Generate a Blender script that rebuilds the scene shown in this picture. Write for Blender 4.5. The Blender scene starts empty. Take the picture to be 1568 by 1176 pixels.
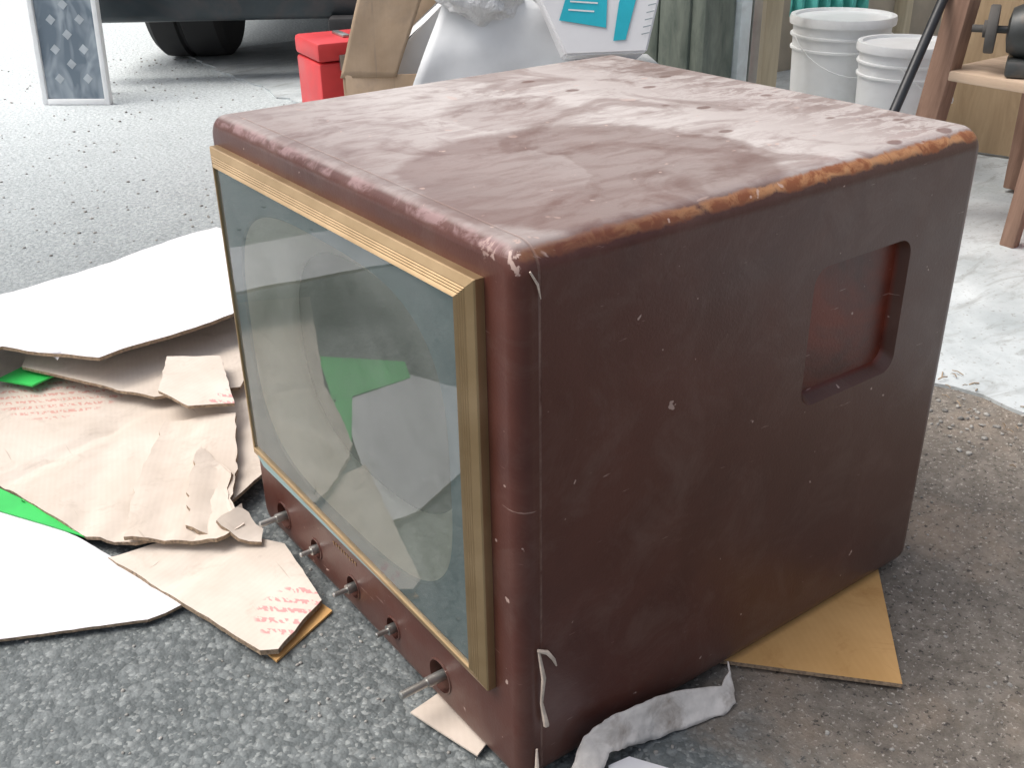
import bpy, bmesh, math, random
from mathutils import Vector, Matrix, Euler, noise
random.seed(7)
sc=bpy.context.scene
# ------------------------------------------------------------- helpers
class NT:
    def __init__(s,name):
        s.m=bpy.data.materials.new(name); s.m.use_nodes=True
        s.t=s.m.node_tree; s.t.nodes.clear()
        s.out=s.n('ShaderNodeOutputMaterial'); s.b=s.n('ShaderNodeBsdfPrincipled')
        s.l(s.b.outputs[0],s.out.inputs[0])
    def n(s,t,**k):
        x=s.t.nodes.new(t)
        for a,v in k.items(): setattr(x,a,v)
        return x
    def l(s,a,b): s.t.links.new(a,b)
    def put(s,inp,v):
        if isinstance(v,bpy.types.NodeSocket): s.l(v,inp)
        else:
            if isinstance(v,(tuple,list)) and len(v)==3 and inp.type=='RGBA': v=(*v,1)
            inp.default_value=v
    def co(s,kind='Object',scale=(1,1,1),rot=(0,0,0),loc=(0,0,0)):
        c=s.n('ShaderNodeTexCoord')
        if scale==(1,1,1) and rot==(0,0,0) and loc==(0,0,0): return c.outputs[kind]
        m=s.n('ShaderNodeMapping'); s.l(c.outputs[kind],m.inputs[0])
        m.inputs['Scale'].default_value=scale; m.inputs['Rotation'].default_value=rot; m.inputs['Location'].default_value=loc
        return m.outputs[0]
    def noise(s,co,scale,detail=4,rough=.55,dist=0):
        x=s.n('ShaderNodeTexNoise'); s.l(co,x.inputs['Vector']); x.inputs['Scale'].default_value=scale
        x.inputs['Detail'].default_value=min(detail,5); x.inputs['Roughness'].default_value=rough; x.inputs['Distortion'].default_value=dist
        return x.outputs[0]
    def voro(s,co,scale,out='Distance',feat='F1'):
        x=s.n('ShaderNodeTexVoronoi',feature=feat); s.l(co,x.inputs['Vector']); x.inputs['Scale'].default_value=scale
        return x.outputs[out]
    def rng(s,v,a,b,c=0.,d=1.,smooth=False):
        x=s.n('ShaderNodeMapRange'); x.clamp=True
        if smooth: x.interpolation_type='SMOOTHSTEP'
        s.put(x.inputs[0],v)
        for i,q in enumerate((a,b,c,d)): s.put(x.inputs[i+1],q)
        return x.outputs[0]
    def math(s,op,a,b=0.,c=0.):
        x=s.n('ShaderNodeMath',operation=op); s.put(x.inputs[0],a); s.put(x.inputs[1],b); s.put(x.inputs[2],c); return x.outputs[0]
    def mix(s,f,a,b,mode='MIX'):
        x=s.n('ShaderNodeMix',data_type='RGBA',blend_type=mode); s.put(x.inputs[0],f); s.put(x.inputs[6],a); s.put(x.inputs[7],b); return x.outputs[2]
    def bump(s,h,strength=.3,dist=.002,prev=None):
        x=s.n('ShaderNodeBump'); x.inputs['Strength'].default_value=strength; x.inputs['Distance'].default_value=dist
        s.l(h,x.inputs['Height'])
        if prev: s.l(prev,x.inputs['Normal'])
        s.l(x.outputs[0],s.b.inputs['Normal']); return x.outputs[0]
    def set(s,col=None,rough=None,metal=None,spec=None):
        if col is not None: s.put(s.b.inputs['Base Color'],col)
        if rough is not None: s.put(s.b.inputs['Roughness'],rough)
        if metal is not None: s.put(s.b.inputs['Metallic'],metal)
        if spec is not None: s.put(s.b.inputs['Specular IOR Level'],spec)
        return s
def simple(name,col,rough=.6,metal=0,var=.25,scale=12,bump=.1,bd=.001,bscale=120,dirt=None,dirtamt=.5):
    t=NT(name); co=t.co()
    n=t.noise(co,scale,4,.6)
    dark=tuple(c*(1-var) for c in col); lite=tuple(min(1,c*(1+var)) for c in col)
    c=t.mix(t.rng(n,.3,.7),dark,lite)
    if dirt:
        n2=t.noise(t.co(loc=(3,1,2)),scale*.6,5,.65,.6)
        c=t.mix(t.rng(n2,.5,.72,0,dirtamt),c,dirt)
    t.set(c,t.rng(n,.3,.7,max(0,rough-.08),min(1,rough+.08)),metal)
    t.bump(t.noise(co,bscale,2),bump,bd)
    return t.m
def link(o,parent=None):
    bpy.context.collection.objects.link(o)
    if parent: o.parent=parent
    return o
def empty(name,loc=(0,0,0),rotz=0,rot=None):
    o=bpy.data.objects.new(name,None); o.empty_display_size=.1; o.location=loc
    o.rotation_euler=rot if rot else (0,0,rotz); return link(o)
def fin(name,bm,mat,parent=None,smooth=None,loc=(0,0,0),rot=(0,0,0),recalc=True):
    if recalc: bmesh.ops.recalc_face_normals(bm,faces=bm.faces[:])
    me=bpy.data.meshes.new(name); bm.to_mesh(me); bm.free()
    me.materials.append(mat)
    if smooth is not None:
        for p in me.polygons: p.use_smooth=True
        me.set_sharp_from_angle(angle=math.radians(smooth))
    o=bpy.data.objects.new(name,me); o.location=loc; o.rotation_euler=rot
    return link(o,parent)
def box(name,c,s,mat,parent=None,bev=.004,rot=(0,0,0),seg=2):
    bm=bmesh.new(); bmesh.ops.create_cube(bm,size=1,matrix=Matrix.Diagonal((*s,1)))
    if bev: bmesh.ops.bevel(bm,geom=bm.edges[:],offset=min(bev,min(s)*.45),segments=seg,affect='EDGES',profile=.5)
    return fin(name,bm,mat,parent,40,c,rot)
def lathe(bm,prof,N=40,M=Matrix()):
    rings=[]
    for r,z in prof:
        rings.append([bm.verts.new(M@Vector((r*math.cos(2*math.pi*i/N),r*math.sin(2*math.pi*i/N),z))) for i in range(N)])
    for a,b in zip(rings,rings[1:]):
        for i in range(N): bm.faces.new((a[i],a[(i+1)%N],b[(i+1)%N],b[i]))
    bm.faces.new(rings[0]); bm.faces.new(rings[-1])
def tube(bm,pts,r,N=8):
    rings=[]; pts=[Vector(p) for p in pts]; pa=None
    for k,p in enumerate(pts):
        d=(pts[min(k+1,len(pts)-1)]-pts[max(k-1,0)]).normalized()
        a=d.orthogonal().normalized()
        if pa: a=(pa-d*pa.dot(d)).normalized()
        pa=a; b=d.cross(a)
        rr=r[k] if isinstance(r,(list,tuple)) else r
        rings.append([bm.verts.new(p+rr*(a*math.cos(2*math.pi*i/N)+b*math.sin(2*math.pi*i/N))) for i in range(N)])
    for a,b in zip(rings,rings[1:]):
        for i in range(N): bm.faces.new((a[i],a[(i+1)%N],b[(i+1)%N],b[i]))
    bm.faces.new(rings[0]); bm.faces.new(rings[-1])
flute=simple('corrugated_edge',(.30,.22,.15),.9,var=.5,scale=220,bump=.6,bd=.002,bscale=260)
def sheet(name,pts,thick,mat,parent=None,wav=.004,wscale=5,torn=.0,cuts=4,seed=0,creases=(),crease_h=.004):
    """thin stiff polygon panel (world coords) with thickness; creases = (x,y,dirx,diry) fold lines"""
    c=sum((Vector(p) for p in pts),Vector())/len(pts)
    P=[]
    for i,p in enumerate(pts):
        a=Vector(p)-c; b=Vector(pts[(i+1)%len(pts)])-c
        n=max(1,int((b-a).length/(.010 if torn else .05)))
        nn=(b-a).normalized().cross(Vector((0,0,1)))
        for k in range(n):
            q=a.lerp(b,k/n)
            if torn: q=q+nn*(noise.noise(Vector((q.x*45,q.y*45,seed)))+.5*noise.noise(Vector((q.x*130,q.y*130,seed))))*torn
            P.append(q)
    bm=bmesh.new(); vs=[bm.verts.new(p) for p in P]; bm.faces.new(vs)
    bmesh.ops.triangulate(bm,faces=bm.faces[:])
    for _ in range(cuts):
        es=[e for e in bm.edges if e.calc_length()>.018]
        if es:
            bmesh.ops.subdivide_edges(bm,edges=es,cuts=1); bmesh.ops.triangulate(bm,faces=bm.faces[:])
    for v in bm.verts:
        w=v.co+c
        dz=wav*(noise.noise(Vector((w.x*wscale,w.y*wscale,seed)))+.25*noise.noise(Vector((w.x*wscale*5,w.y*wscale*5,seed+5))))
        for (x,y,dx,dy) in creases:
            L_=math.hypot(dx,dy); dd=abs((w.x-x)*dy-(w.y-y)*dx)/L_
            dz-=crease_h*max(0,1-dd/.025)
        v.co.z+=dz
    o=fin(name,bm,mat,parent,35,c,(0,0,0)); o.data.materials.append(flute)
    s=o.modifiers.new('thickness','SOLIDIFY'); s.thickness=thick; s.offset=-1
    if thick>.0035: s.material_offset_rim=1
    dg=bpy.context.evaluated_depsgraph_get(); me=bpy.data.meshes.new_from_object(o.evaluated_get(dg)); o.modifiers.clear(); o.data=me
    for p in me.polygons: p.use_smooth=True
    me.set_sharp_from_angle(angle=math.radians(25))
    return o
# ------------------------------------------------------------- camera
cam=bpy.data.cameras.new('camera'); co=bpy.data.objects.new('camera',cam); link(co)
co.location=(-.4207,-.5754,.8033); co.rotation_euler=(1.0994,.0152,-.6333)
cam.sensor_width=36; cam.lens=37.05; cam.clip_start=.02; cam.clip_end=300; sc.camera=co
# ------------------------------------------------------------- world + sun
sd=Vector((-.42,.34,.90)).normalized()
el=math.asin(sd.z); az=math.atan2(sd.x,sd.y)
w=bpy.data.worlds.new('World'); sc.world=w; w.use_nodes=True; nt=w.node_tree
bg=nt.nodes['Background']; sky=nt.nodes.new('ShaderNodeTexSky'); sky.sky_type='NISHITA'; sky.sun_disc=False
sky.sun_elevation=el; sky.sun_rotation=az; sky.air_density=1.0; sky.dust_density=7; sky.ozone_density=1
hs=nt.nodes.new('ShaderNodeHueSaturation'); hs.inputs['Saturation'].default_value=.55; hs.inputs['Value'].default_value=1.25
nt.links.new(sky.outputs[0],hs.inputs['Color']); nt.links.new(hs.outputs[0],bg.inputs[0]); bg.inputs[1].default_value=.15
L=bpy.data.lights.new('sun','SUN'); L.energy=1.5; L.angle=math.radians(40); L.color=(1,.98,.95)
lo=bpy.data.objects.new('sun',L); lo.rotation_euler=sd.to_track_quat('Z','Y').to_euler(); lo.location=(0,0,5); link(lo)
sc.view_settings.view_transform='Standard'; sc.view_settings.look='None'; sc.view_settings.exposure=0
# ------------------------------------------------------------- ground
t=NT('asphalt'); c=t.co()
vn=t.n('ShaderNodeTexVoronoi'); t.l(c,vn.inputs['Vector']); vn.inputs['Scale'].default_value=105
vm=t.n('ShaderNodeTexVoronoi'); t.l(c,vm.inputs['Vector']); vm.inputs['Scale'].default_value=260
s1=t.n('ShaderNodeSeparateColor'); t.l(vn.outputs['Color'],s1.inputs[0]); s2=t.n('ShaderNodeSeparateColor'); t.l(vm.outputs['Color'],s2.inputs[0])
v1d=vn.outputs['Distance']; v2d=vm.outputs['Distance']
big=t.noise(c,2.2,4,.6); g=t.noise(c,7,5,.7,.4)
asp=t.mix(t.rng(s1.outputs[0],.3,1),(.090,.103,.106),(.18,.198,.20))
asp=t.mix(t.rng(s2.outputs[1],.76,.95,0,.6),asp,(.36,.38,.37))
asp=t.mix(t.rng(v1d,.45,.85,0,.5),asp,(.055,.063,.065))
asp=t.mix(t.rng(big,.35,.7,.0,.40),asp,(.20,.22,.22))
asp=t.mix(t.rng(g,.52,.68,0,.35),asp,(.060,.067,.068))
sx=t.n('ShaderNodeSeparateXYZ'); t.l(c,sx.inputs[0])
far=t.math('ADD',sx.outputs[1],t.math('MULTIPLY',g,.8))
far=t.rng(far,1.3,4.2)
farlit=t.mix(t.rng(t.noise(c,75,3,.7),.35,.65),(.46,.51,.52),(.74,.79,.80))  # brighter light on the far ground, painted in as a paler base colour
asp=t.mix(far,asp,farlit)
f=t.noise(c,45,5,.75); h=t.noise(c,170,3,.7)
con=t.mix(t.rng(f,.3,.7),(.12,.104,.086),(.28,.25,.215))
con=t.mix(t.rng(g,.45,.70,0,.6),con,(.095,.082,.07))
con=t.mix(t.rng(t.noise(t.co(loc=(4,2,0)),5,5,.6),.5,.75,0,.7),con,(.40,.31,.23))
con=t.mix(t.rng(h,.58,.68,0,.75),con,(.58,.54,.49))
con=t.mix(t.rng(t.noise(t.co(loc=(1,7,0)),120,3,.7),.58,.66,0,.85),con,(.035,.032,.03))
b=t.math('ADD',sx.outputs[0],t.math('MULTIPLY',t.math('SUBTRACT',g,.5),.25))
edge=t.rng(b,.16,.30,smooth=True)
edge=t.math('MULTIPLY',edge,t.rng(sx.outputs[1],.9,1.5,1,0))
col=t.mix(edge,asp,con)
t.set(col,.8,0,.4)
hgt=t.mix(edge,t.math('ADD',t.math('MULTIPLY',v1d,-1.),t.math('MULTIPLY',v2d,-.4)),t.math('MULTIPLY',h,1.1))
t.bump(hgt,.5,.005)
asphalt=t.m
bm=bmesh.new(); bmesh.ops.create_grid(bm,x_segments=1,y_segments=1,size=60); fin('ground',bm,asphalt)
t=NT('pale_concrete'); c=t.co()
a=t.mix(t.rng(t.noise(c,5,5,.65,.3),.3,.7),(.36,.40,.41),(.60,.64,.65))
a=t.mix(t.rng(t.noise(t.co(scale=(1,3,1),loc=(5,0,0)),6,5,.7,1.2),.52,.66,0,.6),a,(.26,.27,.26))
a=t.mix(t.rng(t.noise(c,120,3),.62,.7,0,.6),a,(.22,.21,.19))
t.set(a,.7); t.bump(t.noise(c,30,5,.7),.4,.004)
slab=t.m
bm=bmesh.new(); pts=[]
for i in range(161):
    y=-3+i*.045; pts.append((1.06+.05*(y-.2)+.035*noise.noise(Vector((y*5,0,0)))+.03*noise.noise(Vector((y*18,3,0)))+.012*noise.noise(Vector((y*50,3,0))),y))
vs=[bm.verts.new((x,y,.006)) for x,y in pts]+[bm.verts.new((6,4.2,.006)),bm.verts.new((6,-3,.006))]
fc=bm.faces.new(vs); r=bmesh.ops.extrude_face_region(bm,geom=[fc])
for v in r['geom']:
    if isinstance(v,bmesh.types.BMVert): v.co.z=-.02
fin('garage_floor',bm,slab)
# ------------------------------------------------------------- TELEVISION
W,D,H=.58,.5967,.5454; Z0=.006
tv=empty('vintage_television')
t=NT('brown_cabinet_paint'); c=t.co()
geo=t.n('ShaderNodeNewGeometry'); sn=t.n('ShaderNodeSeparateXYZ'); t.l(geo.outputs['Normal'],sn.inputs[0])
sp=t.n('ShaderNodeSeparateXYZ'); t.l(c,sp.inputs[0]); X,Y,Z=sp.outputs
wn=t.noise(c,38,4,.7,.6); lo_=t.noise(c,7,4,.65,.5)
base=t.mix(t.rng(lo_,.3,.7),(.068,.018,.013),(.108,.034,.024))
base=t.mix(t.rng(X,.12,.62,.05,.65),base,(.100,.060,.045))
base=t.mix(t.rng(t.noise(t.co(loc=(1,5,2)),13,5,.75,.6),.48,.75,0,.45),base,(.16,.10,.082))
base=t.mix(t.rng(t.math('ADD',Z,t.math('MULTIPLY',wn,.12)),.04,.14,.4,0),base,(.12,.095,.08))
rin=t.math('MULTIPLY',t.rng(Y,.009,.013),t.rng(Y,.03,.04,1,0)); rin=t.math('MULTIPLY',rin,t.rng(X,.33,.34))
base=t.mix(t.math('MULTIPLY',rin,.9),base,t.mix(t.rng(lo_,.4,.62),(.060,.010,.006),(.17,.028,.012)))
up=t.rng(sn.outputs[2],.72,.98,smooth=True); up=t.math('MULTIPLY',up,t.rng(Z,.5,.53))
vx=t.n('ShaderNodeCombineXYZ'); t.l(t.math('ADD',X,t.math('MULTIPLY',t.math('SUBTRACT',lo_,.5),.12)),vx.inputs[0]); t.l(t.math('ADD',Y,t.math('MULTIPLY',t.math('SUBTRACT',wn,.5),.02)),vx.inputs[1])
def disc(cx,cy,r0,r1):
    d=t.n('ShaderNodeVectorMath',operation='DISTANCE'); t.l(vx.outputs[0],d.inputs[0]); d.inputs[1].default_value=(cx,cy,0)
    return t.rng(d.outputs['Value'],r0,r1)
d1=disc(.18,.13,.16,.175); d2=disc(.09,.17,.088,.10); d3=disc(.26,.36,.07,.085)
n1=t.noise(c,6.5,5,.62,1.6); n2=t.noise(t.co(scale=(1,3.2,1),rot=(0,0,.6)),17,5,.75,.5)
dust=t.rng(n1,.40,.50,.55,1); dust=t.math('MULTIPLY',dust,t.rng(d1,0,1,.45,1)); dust=t.math('MAXIMUM',dust,t.math('MULTIPLY',t.math('SUBTRACT',1,d2),.58))
dust=t.math('MULTIPLY',dust,t.rng(d3,0,1,.72,1))
dust=t.math('MULTIPLY',dust,t.rng(n2,.38,.54,.68,1))
dust=t.math('MULTIPLY',dust,t.rng(X,.02,.20,.55,1))
bk=t.math('MULTIPLY',t.rng(n2,.47,.53),t.rng(X,.38,.54)); dust=t.math('MULTIPLY',dust,t.rng(bk,0,1,1,.42))
spots=t.voro(t.co(scale=(1,1.6,1)),14); spm=t.math('MULTIPLY',t.rng(t.math('ADD',spots,t.math('MULTIPLY',wn,.06)),.15,.19,1,0),t.rng(X,.30,.36))
dust=t.math('MULTIPLY',dust,t.rng(spm,0,1,1,.3))
dm=t.math('MULTIPLY',dust,up)
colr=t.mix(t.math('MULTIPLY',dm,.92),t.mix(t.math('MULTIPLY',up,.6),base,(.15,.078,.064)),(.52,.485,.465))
zz=t.math('SUBTRACT',Z,H)
ed=t.math('SQRT',t.math('ADD',t.math('MULTIPLY',Y,Y),t.math('MULTIPLY',zz,zz)))
em=t.math('MULTIPLY',t.rng(t.math('ADD',ed,t.math('MULTIPLY',t.math('SUBTRACT',wn,.5),.012)),.0110,.0132,1,0),t.rng(X,.06,.34,.25,.95))
colr=t.mix(em,colr,t.mix(t.rng(wn,.40,.65),(.26,.085,.03),(.62,.33,.15)))
ef=t.math('SQRT',t.math('ADD',t.math('MULTIPLY',X,X),t.math('MULTIPLY',zz,zz)))
em2=t.math('MULTIPLY',t.rng(ef,.0075,.0105,1,0),t.rng(wn,.45,.60))
colr=t.mix(t.math('MULTIPLY',em2,.5),colr,(.38,.25,.25))
ch=t.noise(t.co(loc=(2,2,2)),75,2,.5); chm=t.rng(ch,.725,.745)
chm2=t.math('MULTIPLY',t.rng(wn,.59,.63),t.rng(t.math('ADD',ed,ef),.02,.075,1,0))
sc1=t.noise(t.co(scale=(1.5,1,14),rot=(0,.5,0)),16,3,.6); scm=t.math('MULTIPLY',t.rng(sc1,.70,.73),.4)
colr=t.mix(t.math('MAXIMUM',t.math('MAXIMUM',t.math('MULTIPLY',chm,.75),scm),chm2),colr,(.52,.38,.33))
seam=t.rng(t.math('ABSOLUTE',t.math('SUBTRACT',X,.022)),.0006,.0016,1,0)
colr=t.mix(t.math('MULTIPLY',t.math('MULTIPLY',seam,t.rng(wn,.35,.6)),.6),colr,(.25,.16,.13))
t.set(colr,None,0,.42)
t.put(t.b.inputs['Roughness'],t.math('ADD',t.rng(lo_,.3,.7,.28,.44),t.math('MULTIPLY',dm,.34)))
pb=t.bump(t.noise(c,300,2,.6),.22,.0008); t.bump(t.math('SUBTRACT',t.noise(c,8,2),t.math('MULTIPLY',seam,.4)),.3,.006,pb)
cabm=t.m
bm=bmesh.new(); bmesh.ops.create_cube(bm,size=1,matrix=Matrix.Translation((D/2,W/2,(H+Z0)/2))@Matrix.Diagonal((D,W,H-Z0,1)))
es=[e for e in bm.edges if abs(e.verts[0].co.x-e.verts[1].co.x)>.1]
bmesh.ops.bevel(bm,geom=es,offset=.024,segments=7,affect='EDGES',profile=.5)
es=[e for e in bm.edges if all(abs(v.co.x)<1e-5 for v in e.verts)]
bmesh.ops.bevel(bm,geom=es,offset=.015,segments=5,affect='EDGES',profile=.5)
es=[e for e in bm.edges if all(abs(v.co.x-D)<1e-5 for v in e.verts)]
bmesh.ops.bevel(bm,geom=es,offset=.020,segments=5,affect='EDGES',profile=.5)
cab=fin('cabinet',bm,cabm,tv)
cut=[]
def cutter(bm):
    o=fin('cutter',bm,cabm); cut.append(o); m=cab.modifiers.new('b','BOOLEAN'); m.object=o; m.operation='DIFFERENCE'; m.solver='EXACT'
def rrect(x0,x1,z0,z1,r,n=6):
    P=[]
    for cx,cz,a0 in ((x1-r,z1-r,0),(x0+r,z1-r,90),(x0+r,z0+r,180),(x1-r,z0+r,270)):
        for i in range(n+1):
            a=math.radians(a0+90*i/n); P.append((cx+r*math.cos(a),cz+r*math.sin(a)))
    return P
def loft(bm,loops):
    R=[[bm.verts.new(p) for p in l] for l in loops]; N=len(R[0])
    for a,b in zip(R,R[1:]):
        for i in range(N): bm.faces.new((a[i],a[(i+1)%N],b[(i+1)%N],b[i]))
    return R
bm=bmesh.new()
A=rrect(.338,.497,.293,.455,.022); Bq=rrect(.345,.492,.303,.450,.018); Cq=rrect(.350,.487,.312,.446,.015)
R=loft(bm,[[(x,-.01,z) for x,z in A],[(x,.0004,z) for x,z in Bq],[(x,.014,z) for x,z in Cq]]); bm.faces.new(R[0]); bm.faces.new(R[-1]); cutter(bm)
bm=bmesh.new(); bmesh.ops.create_cube(bm,size=1,matrix=Matrix.Translation((.06,.2945,.317))@Matrix.Diagonal((.16,.49,.375,1))); cutter(bm)
KY=[.141,.235,.325,.418,.508]; KR=[.0185,.0125,.0135,.0125,.0175]
for y,r in zip(KY,KR):
    bm=bmesh.new(); bmesh.ops.create_cone(bm,cap_ends=True,segments=28,radius1=r,radius2=r,depth=.08,matrix=Matrix.Translation((.02,y,.047))@Matrix.Rotation(math.pi/2,4,'Y')); cutter(bm)
dg=bpy.context.evaluated_depsgraph_get(); me=bpy.data.meshes.new_from_object(cab.evaluated_get(dg)); cab.modifiers.clear(); cab.data=me
for o in cut: bpy.data.objects.remove(o)
for p in me.polygons: p.use_smooth=True
me.set_sharp_from_angle(angle=math.radians(32)); wnm=cab.modifiers.new('wn','WEIGHTED_NORMAL'); wnm.keep_sharp=True
t=NT('gold_trim'); c=t.co()
g1=t.noise(c,14,4,.6)
t.set(t.mix(t.rng(g1,.3,.7),(.38,.26,.135),(.48,.345,.20)),t.rng(g1,.3,.7,.32,.45),.7)
gold=t.m
def q(i,x):
    y0=.041+i*.017; y1=.558-i*.027; zt=.514-i*.017; zn=.106+i*.022; zf=.121+i*.023
    return [(x,y0,zn),(x,y1,zf),(x,y1,zt),(x,y0,zt)]
bm=bmesh.new()
loops=[q(0,.001),q(0,-.0080),q(.04,-.0096),q(.40,-.0130)]
for k in range(4):
    i=.50+k*.12; x=-.0138-.0009*k
    loops+=[q(i-.05,x+.0009),q(i,x-.0002)]
loops+=[q(.93,-.0176),q(.97,-.0182),q(1,-.0176),q(1,-.008)]
loft(bm,loops); fin('gold_bezel',bm,gold,tv,20)
def sup(a,cy,cz,ry,rz,e):
    ca,sa=math.cos(a),math.sin(a); k=(abs(ca)**e+abs(sa)**e)**(-1/e); return cy+ry*k*ca,cz+rz*k*sa
cy,cz=.2945,.315
def rectp(a,y0,y1,z0,z1):
    ca,sa=math.cos(a),math.sin(a); k=1e9
    if abs(ca)>1e-9: k=min(k,((y1-cy) if ca>0 else (y0-cy))/ca)
    if abs(sa)>1e-9: k=min(k,((z1-cz) if sa>0 else (z0-cz))/sa)
    return cy+k*ca,cz+k*sa
N=128; ang=[2*math.pi*(i+.5)/N for i in range(N)]
teal=simple('teal_mask_paint',(.24,.37,.375),.5,var=.06,bump=.02)
cream=simple('cream_mask',(.80,.82,.68),.45,var=.06,bump=.03,dirt=(.58,.56,.45),dirtamt=.4)
E1=3.4
bm=bmesh.new(); loft(bm,[[(-.0125,*rectp(a,.052,.537,.118,.503)) for a in ang],[(-.0125,*sup(a,cy,cz,.212,.163,E1)) for a in ang],[(-.0100,*sup(a,cy,cz,.210,.161,E1)) for a in ang]])
fin('screen_mask',bm,teal,tv,30)
bm=bmesh.new(); loft(bm,[[(-.0100,*sup(a,cy,cz,.210,.161,E1)) for a in ang],[(.010,*sup(a,cy,cz,.190,.145,3.0)) for a in ang],[(.026,*sup(a,cy,cz,.170,.128,2.5)) for a in ang],[(.034,*sup(a,cy,cz,.166,.125,2.5)) for a in ang]])
fin('tube_surround',bm,cream,tv,60)
t=NT('picture_tube_glass'); c=t.co(); t.set(t.mix(t.rng(t.noise(c,6,4),.3,.7),(.20,.235,.18),(.27,.305,.245)),.2,0,.4); crtm=t.m
bm=bmesh.new(); loops=[]
for s in (1.04,1,.9,.78,.64,.5,.36,.22,.1,.03):
    loops.append([(.032-.024*(1-s*s),*sup(a,cy,cz,.167*s,.126*s,2.5-.4*(1-s))) for a in ang])
R=loft(bm,loops); bm.faces.new(R[-1]); fin('picture_tube',bm,crtm,tv,60)
t=NT('front_glass'); t.t.nodes.remove(t.b)
tr=t.n('ShaderNodeBsdfTransparent'); tr.inputs[0].default_value=(.95,.98,.97,1); gl=t.n('ShaderNodeBsdfGlossy'); gl.inputs['Roughness'].default_value=.015
fr=t.n('ShaderNodeFresnel'); fr.inputs[0].default_value=1.72; c=t.co()
df=t.n('ShaderNodeBsdfDiffuse'); df.inputs[0].default_value=(.74,.78,.75,1)
m1=t.n('ShaderNodeMixShader'); m2=t.n('ShaderNodeMixShader')
t.l(t.rng(t.noise(c,8,4,.7,.8),.35,.75,.06,.16),m1.inputs[0]); t.l(tr.outputs[0],m1.inputs[1]); t.l(df.outputs[0],m1.inputs[2])
t.l(fr.outputs[0],m2.inputs[0]); t.l(m1.outputs[0],m2.inputs[1]); t.l(gl.outputs[0],m2.inputs[2]); t.l(m2.outputs[0],t.out.inputs[0])
bm=bmesh.new(); v=[bm.verts.new(p) for p in q(1,-.0155)]; fc=bm.faces.new(v); fc.normal_update()
if fc.normal.x>0: fc.normal_flip()
fin('front_glass',bm,t.m,tv,recalc=False)
steel=simple('dull_steel',(.42,.42,.40),.35,.85,var=.2,bump=.05); dark=simple('dark_metal',(.03,.03,.03),.5,.3)
tanpl=simple('chassis_plate',(.42,.38,.31),.6,.1)
for i,y in enumerate(KY):
    bm=bmesh.new(); M=Matrix.Translation((0,y,.047))@Matrix.Rotation(-math.pi/2,4,'Y')
    Lg=[.048,.022,.026,.022,.034][i]; r_=[.0042,.003,.003,.003,.0040][i]
    lathe(bm,[(.0085,-.03),(.0085,-.012),(.0058,-.012),(.0058,Lg*.35),(r_,Lg*.35),(r_,Lg-.001),(r_*.7,Lg)],18,M)
    fin('control_shaft_%d'%(i+1),bm,steel,tv,35)
bm=bmesh.new()
for y,r0 in zip(KY,KR):
    r=r0+.0018; lp=[]
    for rr,x in ((r,.0005),(r-.0004,-.0012),(r-.0018,-.0014),(r-.0024,.006)):
        lp.append([(x,y+rr*math.cos(2*math.pi*k/32),.047+rr*math.sin(2*math.pi*k/32)) for k in range(32)])
    loft(bm,lp)
fin('shaft_grommets',bm,cabm,tv,35)
box('chassis',(.018,.3275,.047),(.003,.47,.05),tanpl,tv,.001)
bm=bmesh.new()
for k in range(9):
    y=.365-k*.0065
    for dz,sz,dy in ((0,.0045,0),(.0016,.001,.0012)):
        bmesh.ops.create_cube(bm,size=1,matrix=Matrix.Translation((-.0002,y+dy,.085+dz+(.001 if k%3 else 0)))@Matrix.Diagonal((.001,.0010 if dz==0 else .003,sz,1)))
fin('name_lettering',bm,gold,tv)
straw=simple('frayed_fabric',(.60,.50,.42),.9,var=.3,scale=60)
bm=bmesh.new()
tube(bm,[(.016,-.003,.172),(.024,-.006,.168),(.032,-.005,.155),(.036,-.004,.145)],[.0016,.0022,.0018,.0008],6)
tube(bm,[(.017,-.003,.17),(.020,-.006,.14),(.019,-.004,.11),(.023,-.006,.082)],[.0012,.0024,.0016,.003],6)
tube(bm,[(.014,-.003,.055),(.012,-.006,.03),(.008,-.012,.012)],[.001,.0026,.001],6)
tube(bm,[(.012,-.001,.528),(.018,-.0025,.517),(.021,-.0022,.505)],[.0008,.0010,.0004],6)
fin('frayed_strands',bm,straw,tv,60)
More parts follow.
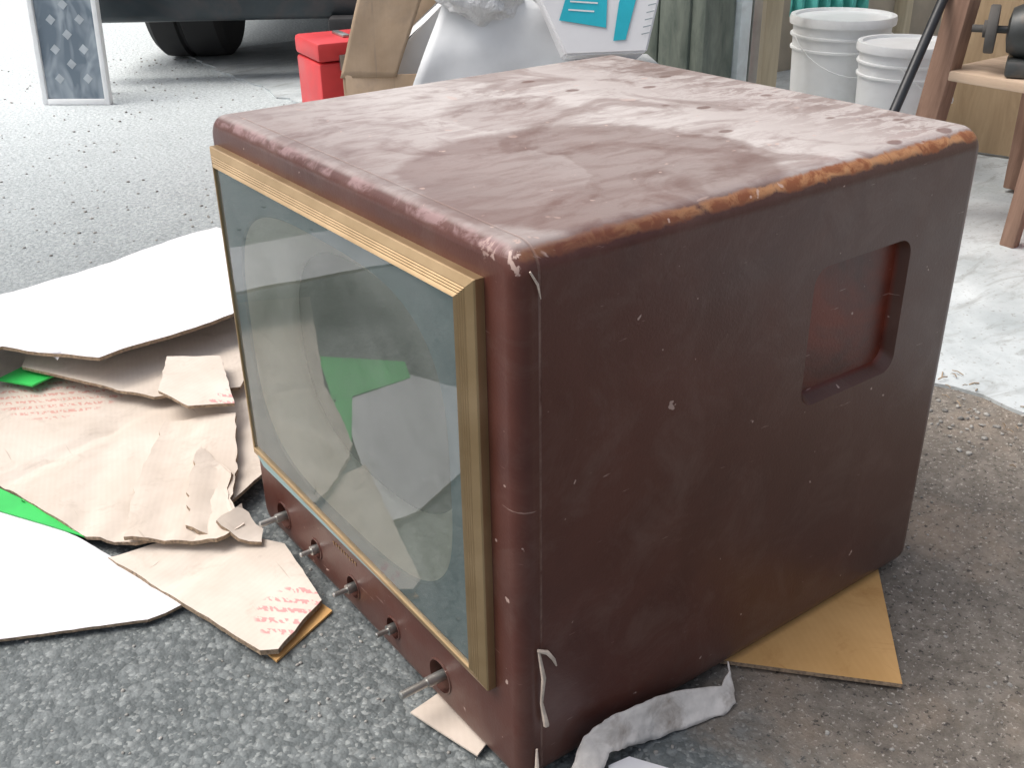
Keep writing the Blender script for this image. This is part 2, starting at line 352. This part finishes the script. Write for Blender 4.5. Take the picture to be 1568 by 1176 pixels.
# ------------------------------------------------------------- cardboard on the ground
def cardboard(name,a,b,rot=0,dirt=(.30,.24,.19),pr=None,flute=.04,fold=None):
    t=NT(name); c=t.co(); n=t.noise(c,7,4,.65,.4)
    col=t.mix(t.rng(n,.3,.7),a,b)
    wv=t.n('ShaderNodeTexWave'); t.l(t.co(rot=(0,0,rot)),wv.inputs[0]); wv.inputs['Scale'].default_value=42; wv.inputs['Distortion'].default_value=.8
    col=t.mix(t.rng(wv.outputs[1],0,1,0,flute),col,dirt)
    col=t.mix(t.rng(t.noise(t.co(loc=(7,1,0)),13,5,.75,.8),.54,.75,0,.45),col,dirt)
    sc_=t.noise(t.co(rot=(0,0,rot),scale=(22,1.2,1)),3,3,.6); col=t.mix(t.rng(sc_,.66,.70,0,.5),col,dirt)
    if pr:
        for cr,rt,ctr,rad in (pr if isinstance(pr,list) else [pr]):
            bx=t.co(rot=(0,0,rt)); s=t.n('ShaderNodeSeparateXYZ'); t.l(bx,s.inputs[0])
            cc=t.n('ShaderNodeVectorMath',operation='DISTANCE'); t.l(c,cc.inputs[0]); cc.inputs[1].default_value=ctr
            rows=t.rng(t.math('SINE',t.math('MULTIPLY',s.outputs[1],330)),.0,.25)
            wds=t.rng(t.noise(t.co(rot=(0,0,rt),scale=(2.6,1,1)),95,1,.5),.47,.53)
            k=t.math('MULTIPLY',t.math('MULTIPLY',rows,wds),t.rng(cc.outputs['Value'],rad,rad*1.1,1,0))
            col=t.mix(t.math('MULTIPLY',k,.5),col,cr)
    t.set(col,.85,0,.25); t.bump(t.math('ADD',t.noise(c,40,4,.7),t.math('MULTIPLY',wv.outputs[1],.08)),.25,.0015); return t.m
tan=cardboard('tan_cardboard',(.52,.445,.375),(.66,.585,.51),.5)
tan2=cardboard('printed_cardboard',(.52,.45,.38),(.66,.59,.52),.3,pr=((.50,.12,.10),.5,(-.02,.22,.0),.10))
tan3=cardboard('flap_cardboard',(.56,.49,.42),(.70,.63,.56),1.2,pr=((.58,.05,.10),.75,(.035,-.105,0),.05))
brown=cardboard('brown_cardboard',(.52,.30,.11),(.66,.40,.17),.5,(.36,.16,.045))
white=cardboard('white_cardboard',(.66,.66,.68),(.74,.74,.77),.2,(.50,.48,.48),flute=.02)
green=simple('green_print',(.03,.50,.09),.45,var=.12)
hp=empty('cardboard_pile',(-.15,.8,0))
def sh(*a,**k):
    o=sheet(*a,**k); o.parent=hp; o.location=o.location-hp.location; return o
sh('white_panel',[(-.60,1.36,.085),(-.12,1.43,.085),(.33,1.52,.09),(.44,1.25,.095),(.16,1.03,.10),(-.07,1.01,.098),(-.18,1.16,.09),(-.55,1.10,.085)],.006,white,wav=.012,wscale=3,torn=.002)
sh('large_panel',[(-.42,1.22,.02),(-.27,.87,.02),(-.21,.66,.022),(-.165,.60,.024),(-.09,.575,.026),(-.03,.61,.028),(.05,.66,.03),(.20,1.0,.035),(.15,1.25,.045),(-.1,1.32,.04)],.005,tan2,wav=.004,wscale=3,torn=.0015,creases=((-.21,.68,.5,1),(-.15,.9,1,.35),(-.19,.62,1,.9)),crease_h=.005)
sh('raised_panel',[(-.16,1.15,.058),(-.02,.93,.05),(.10,.88,.05),(.28,1.1,.06),(.2,1.35,.065),(-.1,1.3,.06)],.005,tan2,wav=.004,wscale=3,torn=.0015,seed=2,creases=((0,1.,1,.2),))
sh('torn_panel',[(-.175,.605,.031),(-.145,.575,.032),(-.085,.525,.033),(-.045,.535,.033),(-.035,.60,.034),(.0,.66,.036),(.06,.80,.045),(-.03,.86,.04),(-.12,.72,.034)],.0055,tan,wav=.004,wscale=5,torn=.004,seed=4,creases=((-.1,.56,.35,1),(-.13,.59,.4,1)),crease_h=.005)
sh('crumpled_panel',[(-.105,.575,.040),(-.085,.535,.040),(-.050,.545,.040),(-.040,.60,.042),(-.01,.65,.048),(-.02,.74,.050),(-.07,.66,.044)],.0055,tan,wav=.006,wscale=9,torn=.006,seed=6,creases=((-.07,.56,.4,1),),crease_h=.007)
sh('ragged_strip',[(-.075,.550,.046),(-.062,.515,.030),(-.040,.500,.020),(-.028,.525,.022),(-.036,.57,.045)],.005,tan3,wav=.006,wscale=18,torn=.007,seed=16)
sh('folded_piece',[(-.02,.90,.072),(.0,.83,.07),(.06,.80,.07),(.10,.95,.08),(.03,1.0,.08)],.005,tan3,wav=.004,wscale=6,torn=.002,seed=21)
sh('flap',[(-.20,.605,.016),(-.12,.325,.016),(-.103,.315,.016),(-.024,.365,.017),(-.012,.49,.019),(-.06,.56,.020),(-.10,.58,.020)],.007,tan3,wav=.002,wscale=3,seed=8,creases=((-.16,.56,.6,-.9),(-.17,.50,1,.3)),crease_h=.003,torn=.0015)
sh('under_flap',[(-.115,.36,.004),(-.108,.312,.004),(-.018,.352,.004),(-.03,.42,.004)],.003,brown,wav=.0,seed=9)
sh('white_sheet',[(-.265,.80,.011),(-.215,.665,.011),(-.18,.56,.009),(-.157,.462,.008),(-.20,.46,.008),(-.36,.535,.008),(-.385,.62,.009),(-.44,.72,.010),(-.40,.81,.012)],.004,white,wav=.003,wscale=5,seed=10,creases=((-.19,.6,.1,-1),),crease_h=.002,torn=.001)
sh('green_print_panel',[(-.205,.655,.017),(-.235,.71,.018),(-.285,.80,.017),(-.395,.80,.017),(-.42,.86,.016),(-.31,.97,.017),(-.272,.86,.018),(-.212,.70,.018)],.002,green,wav=.001,wscale=3,seed=10)
sh('green_flap',[(-.20,1.16,.045),(-.16,1.10,.045),(-.09,1.12,.05),(-.10,1.2,.05)],.003,green,wav=.002,seed=12)
sheet('brown_cardboard_sheet',[(.27,.02,.0055),(.402,-.13,.0055),(.56,.02,.0055),(.43,.16,.0055)],.005,brown,wav=.0005)
sheet('paper_scrap',[(-.032,.152,.006),(-.010,.062,.006),(.03,.08,.006),(.02,.16,.006)],.002,tan,wav=.002)
bm=bmesh.new()
top=[(.045,-.014,.019),(.062,-.012,.048),(.080,-.011,.055),(.12,-.012,.050),(.16,-.013,.045),(.20,-.018,.035),(.238,-.026,.024),(.256,-.018,.028),(.264,-.010,.032)]
bot=[(.05,-.04,.003),(.068,-.034,.018),(.085,-.026,.028),(.11,-.024,.016),(.145,-.024,.004),(.19,-.034,.003),(.232,-.042,.003),(.246,-.040,.006),(.262,-.016,.020)]
G=[]
for k in range(0,65):
    u=k/64*(len(top)-1); i=min(int(u),len(top)-2); f=u-i
    a=Vector(top[i]).lerp(Vector(top[i+1]),f); b=Vector(bot[i]).lerp(Vector(bot[i+1]),f); row=[]
    e1=.004*noise.noise(a*90)
    for j in range(9):
        p=a.lerp(b,j/8+ (e1*8 if j in(0,8) else 0)); n=noise.noise(p*55)*.005+noise.noise(p*140)*.002; row.append(bm.verts.new((p.x-.15,p.y-abs(n)*.8+.02,p.z+n*.5)))
    G.append(row)
for a,b in zip(G,G[1:]):
    for j in range(8): bm.faces.new((a[j],a[j+1],b[j+1],b[j]))
pap=simple('torn_paper',(.68,.64,.60),.85,var=.2,scale=40,bump=.5,bd=.003,bscale=90,dirt=(.30,.25,.21),dirtamt=.9)
o=fin('torn_paper_strip',bm,pap,None,60,(.15,-.02,0)); s=o.modifiers.new('t','SOLIDIFY'); s.thickness=.0012
sheet('white_paper_sheet',[(.058,-.055,.014),(.080,-.030,.016),(.105,-.032,.016),(.135,-.075,.010),(.09,-.14,.005),(.04,-.10,.006)],.001,white,wav=.006,wscale=14)
bm=bmesh.new(); rnd=random.Random(3)
def stone(bm,x,y,s,z=0):
    r=bmesh.ops.create_icosphere(bm,subdivisions=1,radius=s)
    M=Matrix.Translation((x,y,z+s*.25))@Matrix.Rotation(rnd.random()*6,4,'Z')@Matrix.Diagonal((1,rnd.uniform(.6,1),rnd.uniform(.4,.7),1))
    for v in r['verts']: v.co=M@(v.co*rnd.uniform(.8,1.15))
for _ in range(900): stone(bm,rnd.uniform(-.6,1.2),rnd.uniform(-.45,.55),rnd.uniform(.001,.0032))
for _ in range(900): stone(bm,rnd.uniform(-1,1.6),rnd.uniform(1.4,4.5),rnd.uniform(.002,.006))
for _ in range(320): stone(bm,rnd.gauss(1.0,.05),rnd.uniform(-.3,.6),rnd.uniform(.002,.006))
grm=simple('loose_stone',(.30,.29,.27),.85,var=.6,scale=25); fin('gravel',bm,grm,None,60)
bm=bmesh.new()
for _ in range(70):
    x=rnd.gauss(1.04,.05); y=rnd.uniform(-.1,.5) ; a=rnd.uniform(0,3.1); l=rnd.uniform(.006,.022); z=.006+rnd.random()*.006
    p=Vector((x,y,z)); d=Vector((math.cos(a),math.sin(a),rnd.uniform(-.1,.1)))*l
    tube(bm,[p,p+d*.5+Vector((0,0,.002)),p+d],rnd.uniform(.0006,.0014),4)
fin('wood_splinter_litter',bm,simple('dry_splinters',(.34,.26,.18),.9,var=.4,scale=40),None,60)
# ------------------------------------------------------------- things behind the set
wp=simple('white_plastic',(.84,.86,.87),.4,var=.04,bump=.03,dirt=(.62,.62,.60),dirtamt=.35)
def bucket(name,loc,r,h):
    e=empty(name,loc)
    bm=bmesh.new()
    prof=[(r*.86,0),(r*.87,.004),(r*.95,h*.72),(r*.955,h*.74),(r*1.0,h*.745),(r*1.0,h*.76),(r*.96,h*.765),(r*.965,h*.84),(r*1.02,h*.845),(r*1.02,h*.86),(r*.97,h*.865),(r*.98,h*.93),(r*1.05,h*.935),(r*1.06,h*.97),(r*1.04,h),(r*.95,h),(r*.94,h-.008),(r*.1,h-.006)]
    lathe(bm,prof,48); fin('body',bm,wp,e,35)
    bm=bmesh.new(); tube(bm,[(r*1.03*math.cos(a),-abs(math.sin(a))*r*1.0-.01,h*.86-.10*math.sin(a)) for a in [math.pi*k/16 for k in range(17)]],.0016,6); fin('handle',bm,wp,e,60)
    return e
bucket('plastic_bucket',(2.20,1.41,.006),.14,.360).rotation_euler=(0,0,-.5)
bucket('plastic_bucket.001',(2.10,1.12,.006),.122,.330).rotation_euler=(0,0,.4)
tl=simple('teal_fabric',(.12,.55,.50),.8,var=.2,scale=20)
bm=bmesh.new(); bmesh.ops.create_grid(bm,x_segments=40,y_segments=16,size=.5)
for v in bm.verts:
    x,y=v.co.x,v.co.y; v.co=Vector((x*.26,.02*math.sin(x*38)+.01*noise.noise(Vector((x*9,y*7,0))),y*.75))
o=fin('hanging_teal_towel',bm,tl,None,60,(2.45,1.66,.69),(0,0,-.45)); s=o.modifiers.new('t','SOLIDIFY'); s.thickness=.004
blk=simple('black_paint',(.02,.022,.026),.4,var=.3)
bm=bmesh.new(); tube(bm,[(0,0,0),(.39,.06,.55),(.78,.12,1.1)],.011,14); tube(bm,[(.74,.114,1.04),(.80,.123,1.13)],.015,14); fin('black_pry_bar',bm,blk,None,50,(1.387,.753,.006))
def woodm(name,a,b,scale):
    t=NT(name); c=t.co(scale=scale); n=t.noise(c,36,5,.65,.5); t.set(t.mix(t.rng(n,.3,.7),a,b),.75); t.bump(n,.25,.0015); return t.m
wood=woodm('weathered_wood',(.17,.095,.065),(.34,.21,.15),(1,1,.12))
pine=woodm('pine_board',(.50,.42,.29),(.70,.62,.46),(1,1,.08))
shelfw=woodm('worn_board',(.42,.30,.21),(.62,.48,.36),(1,.1,1))
plyw=woodm('plywood',(.38,.27,.16),(.54,.40,.25),(1,1,.15))
e=empty('wooden_workbench',(1.93,.50,.006))
box('lower_shelf',(0,-.02,.335),(.36,.64,.022),shelfw,e)
box('front_leg',(-.184,.045,.160),(.026,.034,.326),wood,e,rot=(.10,-.05,0))
box('front_leg_2',(-.178,-.31,.160),(.03,.04,.322),wood,e)
box('back_leg',(.17,-.30,.43),(.05,.05,.84),wood,e)
box('back_leg_2',(.205,.27,.43),(.05,.05,.84),wood,e)
box('upright',(-.155,.290,.42),(.045,.055,.88),wood,e,rot=(.10,.05,0))
box('upright_2',(-.15,-.30,.60),(.04,.05,.50),wood,e)
box('worktop',(.02,-.02,.87),(.42,.80,.035),shelfw,e)
box('brace',(.02,-.31,.10),(.36,.02,.04),wood,e)
gm=simple('grey_machine_paint',(.07,.075,.075),.45,.4,var=.3,dirt=(.2,.12,.08))
e=empty('bench_grinder',(1.84,.61,.353),.5)
bm=bmesh.new(); MX=Matrix.Translation((0,0,.09))@Matrix.Rotation(math.pi/2,4,'X')
lathe(bm,[(.02,-.085),(.045,-.08),(.055,-.06),(.058,0),(.055,.06),(.045,.08),(.02,.085)],28,MX)
lathe(bm,[(.008,-.15),(.008,-.08)],12,MX); lathe(bm,[(.008,.08),(.008,.15)],12,MX); fin('motor',bm,gm,e,35)
bm=bmesh.new()
for s in (-1,1): lathe(bm,[(.01,s*.105),(.048,s*.105),(.050,s*.108),(.050,s*.122),(.048,s*.125),(.01,s*.125)],32,MX); lathe(bm,[(.018,s*.126),(.018,s*.132),(.008,s*.133),(.008,s*.155)],16,MX)
fin('grinding_wheels',bm,simple('abrasive',(.09,.085,.08),.8,0,var=.3),e,35)
box('base',(0,0,.018),(.11,.15,.036),gm,e,.008)
redp=simple('red_paint',(.62,.045,.05),.4,var=.12,scale=8,dirt=(.40,.05,.05),dirtamt=.4)
e=empty('red_toolbox',(1.97,.44,.006)); box('body',(0,0,.09),(.22,.24,.18),redp,e,.01); box('lid',(0,0,.195),(.225,.245,.03),redp,e,.012); box('handle',(0,0,.225),(.03,.10,.02),blk,e,.006)
box('plywood_sheet',(2.46,.95,.42),(.02,.55,.82),plyw,None,.002,rot=(0,.10,.25))
e=empty('wood_planks',(1.93,1.50,.006),-.55)
for i,(x,wd,hh,m) in enumerate([(-.13,.07,1.7,pine),(-.055,.045,1.5,plyw),(.0,.05,1.75,pine),(.06,.055,1.6,pine)]):
    box('plank_%d'%(i+1),(x,.03*(i%2),hh/2),(wd,.022,hh),m,e,.003,rot=(-.05,.01*(i-1),0))
wl=woodm('grey_siding',(.10,.125,.105),(.22,.25,.21),(1,1,.25))
jm=simple('pale_jamb_paint',(.70,.78,.79),.6,var=.1,dirt=(.35,.35,.33))
inn=simple('interior_board',(.48,.42,.34),.85,var=.2,scale=4)
e=empty('garage_door_pillar',(1.42,1.2,0))
for k in range(3): box('board_%d'%(k+1),(-.012,.07+.102*k,1.2),(.03,.098,2.4),wl,e,.004)
box('corner_post',(.03,.0,1.2),(.10,.045,2.4),wl,e,.004)
box('door_jamb',(.100,-.012,1.2),(.036,.05,2.4),jm,e,.003)
box('door_track',(.14,-.03,1.2),(.03,.012,2.4),steel,e,.002)
box('core',(.05,.17,1.2),(.08,.28,2.4),inn,e,.002)
e=empty('garage_wall',(1.42,2.25,0))
box('side_wall',(1.70,0,1.2),(3.3,.06,2.4),inn,e,.002)
box('back_wall',(3.36,-2.6,1.2),(.06,5.1,2.4),inn,e,.002)
for k in range(5): box('stud_%d'%(k+1),(.4+.6*k,-.06,1.2),(.045,.06,2.4),pine,e,.003)
# open brown carton with upright flap
kb=cardboard('box_cardboard',(.40,.29,.19),(.54,.41,.29),.2)
def panel(name,P,th,mat,parent,bend=.012,cuts=16,fr=5,rag=0):
    a,b,c_,d=[Vector(p) for p in P]; bm=bmesh.new(); G=[]
    for i in range(cuts+1):
        row=[]
        for j in range(cuts+1):
            p=a.lerp(b,i/cuts).lerp(d.lerp(c_,i/cuts),j/cuts); nrm=(b-a).cross(d-a).normalized()
            p=p+nrm*bend*(noise.noise(p*fr)+.35*noise.noise(p*fr*3))
            if rag and j==cuts: p=p+(d-a).normalized()*rag*noise.noise(p*20)
            row.append(bm.verts.new(p))
        G.append(row)
    for r0,r1 in zip(G,G[1:]):
        for j in range(cuts): bm.faces.new((r0[j],r0[j+1],r1[j+1],r1[j]))
    o=fin(name,bm,mat,parent,60); s=o.modifiers.new('t','SOLIDIFY'); s.thickness=th; return o
e=empty('open_cardboard_box',(.86,1.50,0),-.60)
for n_,c_,s_ in (('side_a',(-.17,0,.19),(.006,.30,.38)),('side_b',(.17,0,.19),(.006,.30,.38)),('side_c',(0,-.15,.19),(.334,.006,.38)),('side_d',(0,.15,.19),(.334,.006,.38)),('bottom',(0,0,.006),(.33,.29,.006))):
    box(n_,c_,s_,kb,e,.001)
panel('flap_a',[(-.178,-.155,.375),(-.06,-.155,.375),(.01,-.13,.55),(-.10,-.13,.63)],.006,kb,e,rag=.02)
panel('flap_b',[(-.173,-.15,.375),(-.173,.15,.375),(-.14,.16,.50),(-.13,-.10,.54)],.006,kb,e,rag=.02)
panel('flap_c',[(-.17,.153,.38),(.17,.153,.38),(.16,.22,.60),(-.05,.20,.66)],.006,kb,e)
# white packaging box, tipped up on its corner
wbx=simple('white_box_board',(.70,.72,.73),.55,var=.05,scale=6,bump=.3,bd=.006,bscale=14,dirt=(.55,.56,.56),dirtamt=.5)
gt=simple('grey_print',(.25,.30,.32),.6)
e=empty('white_packaging_box',(.95,1.36,0),rot=(-.10,0,-.6))
P=[(-.26,.03),(-.26,.37),(-.235,.40),(-.06,.545),(-.02,.60),(.16,.62),(.16,.02)]
bm=bmesh.new(); a=[bm.verts.new((x,-.08,z)) for x,z in P]; b=[bm.verts.new((x,.13,z+.015)) for x,z in P]
bm.faces.new(a); bm.faces.new(b[::-1])
for i in range(len(P)): bm.faces.new((a[i],b[i],b[(i+1)%len(P)],a[(i+1)%len(P)]))
bmesh.ops.bevel(bm,geom=bm.edges[:],offset=.006,segments=2,affect='EDGES'); fin('carton',bm,wbx,e,30)
panel('loose_flap',[(-.215,-.185,.26),(.17,-.185,.26),(.15,-.18,.50),(-.10,-.15,.53)],.004,wbx,e,bend=.02,fr=6,rag=.02)
panel('top_flap',[(-.08,-.02,.53),(.10,-.02,.56),(.06,-.06,.68),(-.10,-.05,.62)],.004,wbx,e,bend=.025,fr=9,rag=.03)
for k in range(4): box('text_mark_%d'%(k+1),(.055+.008*(k%2),-.0825,.520+.009*k),(.024,.001,.0025),gt,e,0,rot=(0,-.5,0))
# crumpled plastic bag
t=NT('crumpled_white_plastic'); c=t.co(); t.set(t.mix(t.rng(t.noise(c,9,4,.6,1),.3,.7),(.66,.67,.67),(.80,.81,.82)),.5); t.bump(t.noise(c,16,4,.65,1.8),.8,.02); poly=t.m
bm=bmesh.new(); bmesh.ops.create_icosphere(bm,subdivisions=5,radius=1)
for v in bm.verts:
    d=v.co.copy(); cell=noise.voronoi(d*2.4+Vector((2,1,4)))[0]
    rr=.85+.45*cell[0]+.12*noise.noise(d*2.5)+.06*abs(noise.noise(d*8))
    v.co=Vector((d.x*.095*rr,d.y*.05*rr,d.z*.060*rr))
fin('crumpled_plastic_bag',bm,poly,None,50,(.86,1.30,.555),(0,.5,-.6))
ca=simple('white_carton',(.78,.78,.79),.5,var=.04,bump=.02); tb=simple('cyan_print',(.02,.45,.56),.45,var=.1)
e=empty('printed_white_carton',(1.05,1.14,.505),rot=(-.30,.05,-.55))
hx=[(-.135,.03),(-.085,.13),(.07,.14),(.125,.055),(.095,-.085),(-.07,-.095)]
bm=bmesh.new(); a=[bm.verts.new((x,-.04,z)) for x,z in hx]; b=[bm.verts.new((x*1.03,.14,z*1.03)) for x,z in hx]
bm.faces.new(a); bm.faces.new(b[::-1])
for i in range(6): bm.faces.new((a[i],b[i],b[(i+1)%6],a[(i+1)%6]))
bmesh.ops.bevel(bm,geom=bm.edges[:],offset=.004,segments=2,affect='EDGES'); fin('carton',bm,ca,e,30)
def dec(name,P,m,y=-.0425):
    bm=bmesh.new(); bm.faces.new([bm.verts.new((x,y,z)) for x,z in P]); fin(name,bm,m,e)
dec('label',[(-.085,-.028),(-.055,.075),(.012,.080),(.010,-.040)],tb); dec('label_2',[(.025,-.065),(.035,.01),(.060,.075),(.075,.04),(.050,-.062)],tb)
for k in range(4): dec('print_line_%d'%(k+1),[(-.058-.003*k,.042-.016*k),(-.058-.003*k,.039-.016*k),(-.008-.007*(k%2),.037-.016*k),(-.008-.007*(k%2),.040-.016*k)],ca,-.0437)
for k in range(5): dec('text_line_%d'%(k+1),[(.082+.003*k,-.052+.014*k),(.082+.003*k,-.050+.014*k),(.098+.003*k,-.046+.014*k),(.098+.003*k,-.048+.014*k)],gt)
e=empty('closed_white_box',(1.10,1.20,0),-.55); box('carton',(0,0,.19),(.28,.28,.38),wbx,e,.004); box('tape',(0,0,.3805),(.05,.281,.001),tan,e,0)
e=empty('red_metal_case',(.97,2.12,0),-.15)
box('body',(0,0,.15),(.20,.20,.30),redp,e,.008); box('lid',(0,0,.328),(.204,.204,.05),redp,e,.010); box('latch',(-.03,-.106,.30),(.03,.01,.04),steel,e,.002); box('handle_mount',(0,0,.357),(.02,.09,.008),steel,e,.002)
box('corner_trim',(.06,-.103,.19),(.008,.006,.26),blk,e,.001)
e=empty('solar_panel',(.585,3.46,0),rot=(-.10,0,-.70))
wf=simple('white_frame',(.82,.83,.83),.5,var=.05)
t=NT('panel_cells'); c=t.co(scale=(1,1,.45)); n=t.noise(c,16,2,.5,.8)
t.set(t.mix(t.rng(n,.38,.62),(.15,.19,.23),(.34,.39,.43)),.2,.0); cell=t.m
box('frame_left',(-.115,0,.5),(.018,.03,1.0),wf,e,.002); box('frame_right',(.115,0,.5),(.018,.03,1.0),wf,e,.002); box('frame_bottom',(0,0,.010),(.212,.03,.02),wf,e,.002); box('frame_top',(0,0,.99),(.212,.03,.02),wf,e,.002)
box('face',(0,.002,.5),(.21,.012,.96),cell,e,0); box('strut',(0,.10,.45),(.03,.03,.92),blk,e,.002,rot=(.20,0,0))
bm=bmesh.new()
for r in range(9):
    z=.09+.1*r; s=.018
    for cx,zc in ((-.052,z),(.052,z),(0,z+.05)):
        bm.faces.new([bm.verts.new(p) for p in ((cx-s,-.0048,zc),(cx,-.0048,zc-s),(cx+s,-.0048,zc),(cx,-.0048,zc+s))])
fin('cell_gaps',bm,simple('pale_gap',(.40,.44,.47),.4),e)
# ------------------------------------------------------------- parked pickup
e=empty('parked_pickup_truck',(1.56,3.38,0),-.60)
body=simple('dark_truck_paint',(.030,.040,.046),.35,.2,var=.3,scale=5,dirt=(.13,.08,.07)); rub=simple('tyre_rubber',(.022,.022,.023),.8,var=.3); und=simple('underbody',(.03,.03,.032),.8,var=.4)
bm=bmesh.new()
prof=[(0.05,.42),(.05,1.0),(2.0,1.02),(2.05,1.65),(3.2,1.68),(3.75,1.12),(5.0,1.0),(5.05,.45)]
a=[bm.verts.new((-.98,y,z)) for y,z in prof]; b=[bm.verts.new((.98,y,z)) for y,z in prof]; bm.faces.new(a); bm.faces.new(b[::-1])
for i in range(len(prof)): bm.faces.new((a[i],b[i],b[(i+1)%len(prof)],a[(i+1)%len(prof)]))
bmesh.ops.bevel(bm,geom=bm.edges[:],offset=.05,segments=3,affect='EDGES'); fin('body',bm,body,e,35)
box('rear_bumper',(0,-.08,.36),(1.96,.16,.26),body,e,.03,seg=3); box('chassis',(0,2.4,.40),(1.2,4.4,.14),und,e,.02); box('fuel_tank',(.2,1.3,.32),(.55,.9,.20),und,e,.03)
box('tow_hitch',(.1,-.12,.22),(.12,.25,.05),und,e,.01); box('exhaust',(-.92,.35,.26),(.07,.5,.07),und,e,.03)
for i,(x,y) in enumerate([(-.62,.50),(.66,.50),(-.66,4.0),(.66,4.0)]):
    bm=bmesh.new(); lathe(bm,[(.1,-.16),(.20,-.16),(.33,-.155),(.355,-.13),(.36,-.03),(.345,-.022),(.345,-.008),(.36,0),(.36,.03),(.355,.13),(.33,.155),(.20,.16),(.1,.16)],44,Matrix.Translation((x,y,.36))@Matrix.Rotation(math.pi/2,4,'Y')); fin('wheel_%d'%(i+1),bm,rub,e,30)
    bm=bmesh.new(); lathe(bm,[(.03,-.165),(.19,-.162),(.19,.162),(.03,.165)],30,Matrix.Translation((x,y,.36))@Matrix.Rotation(math.pi/2,4,'Y')); fin('rim_%d'%(i+1),bm,steel,e,30)
box('rear_window',(0,2.03,1.35),(1.4,.03,.4),dark,e,.02)
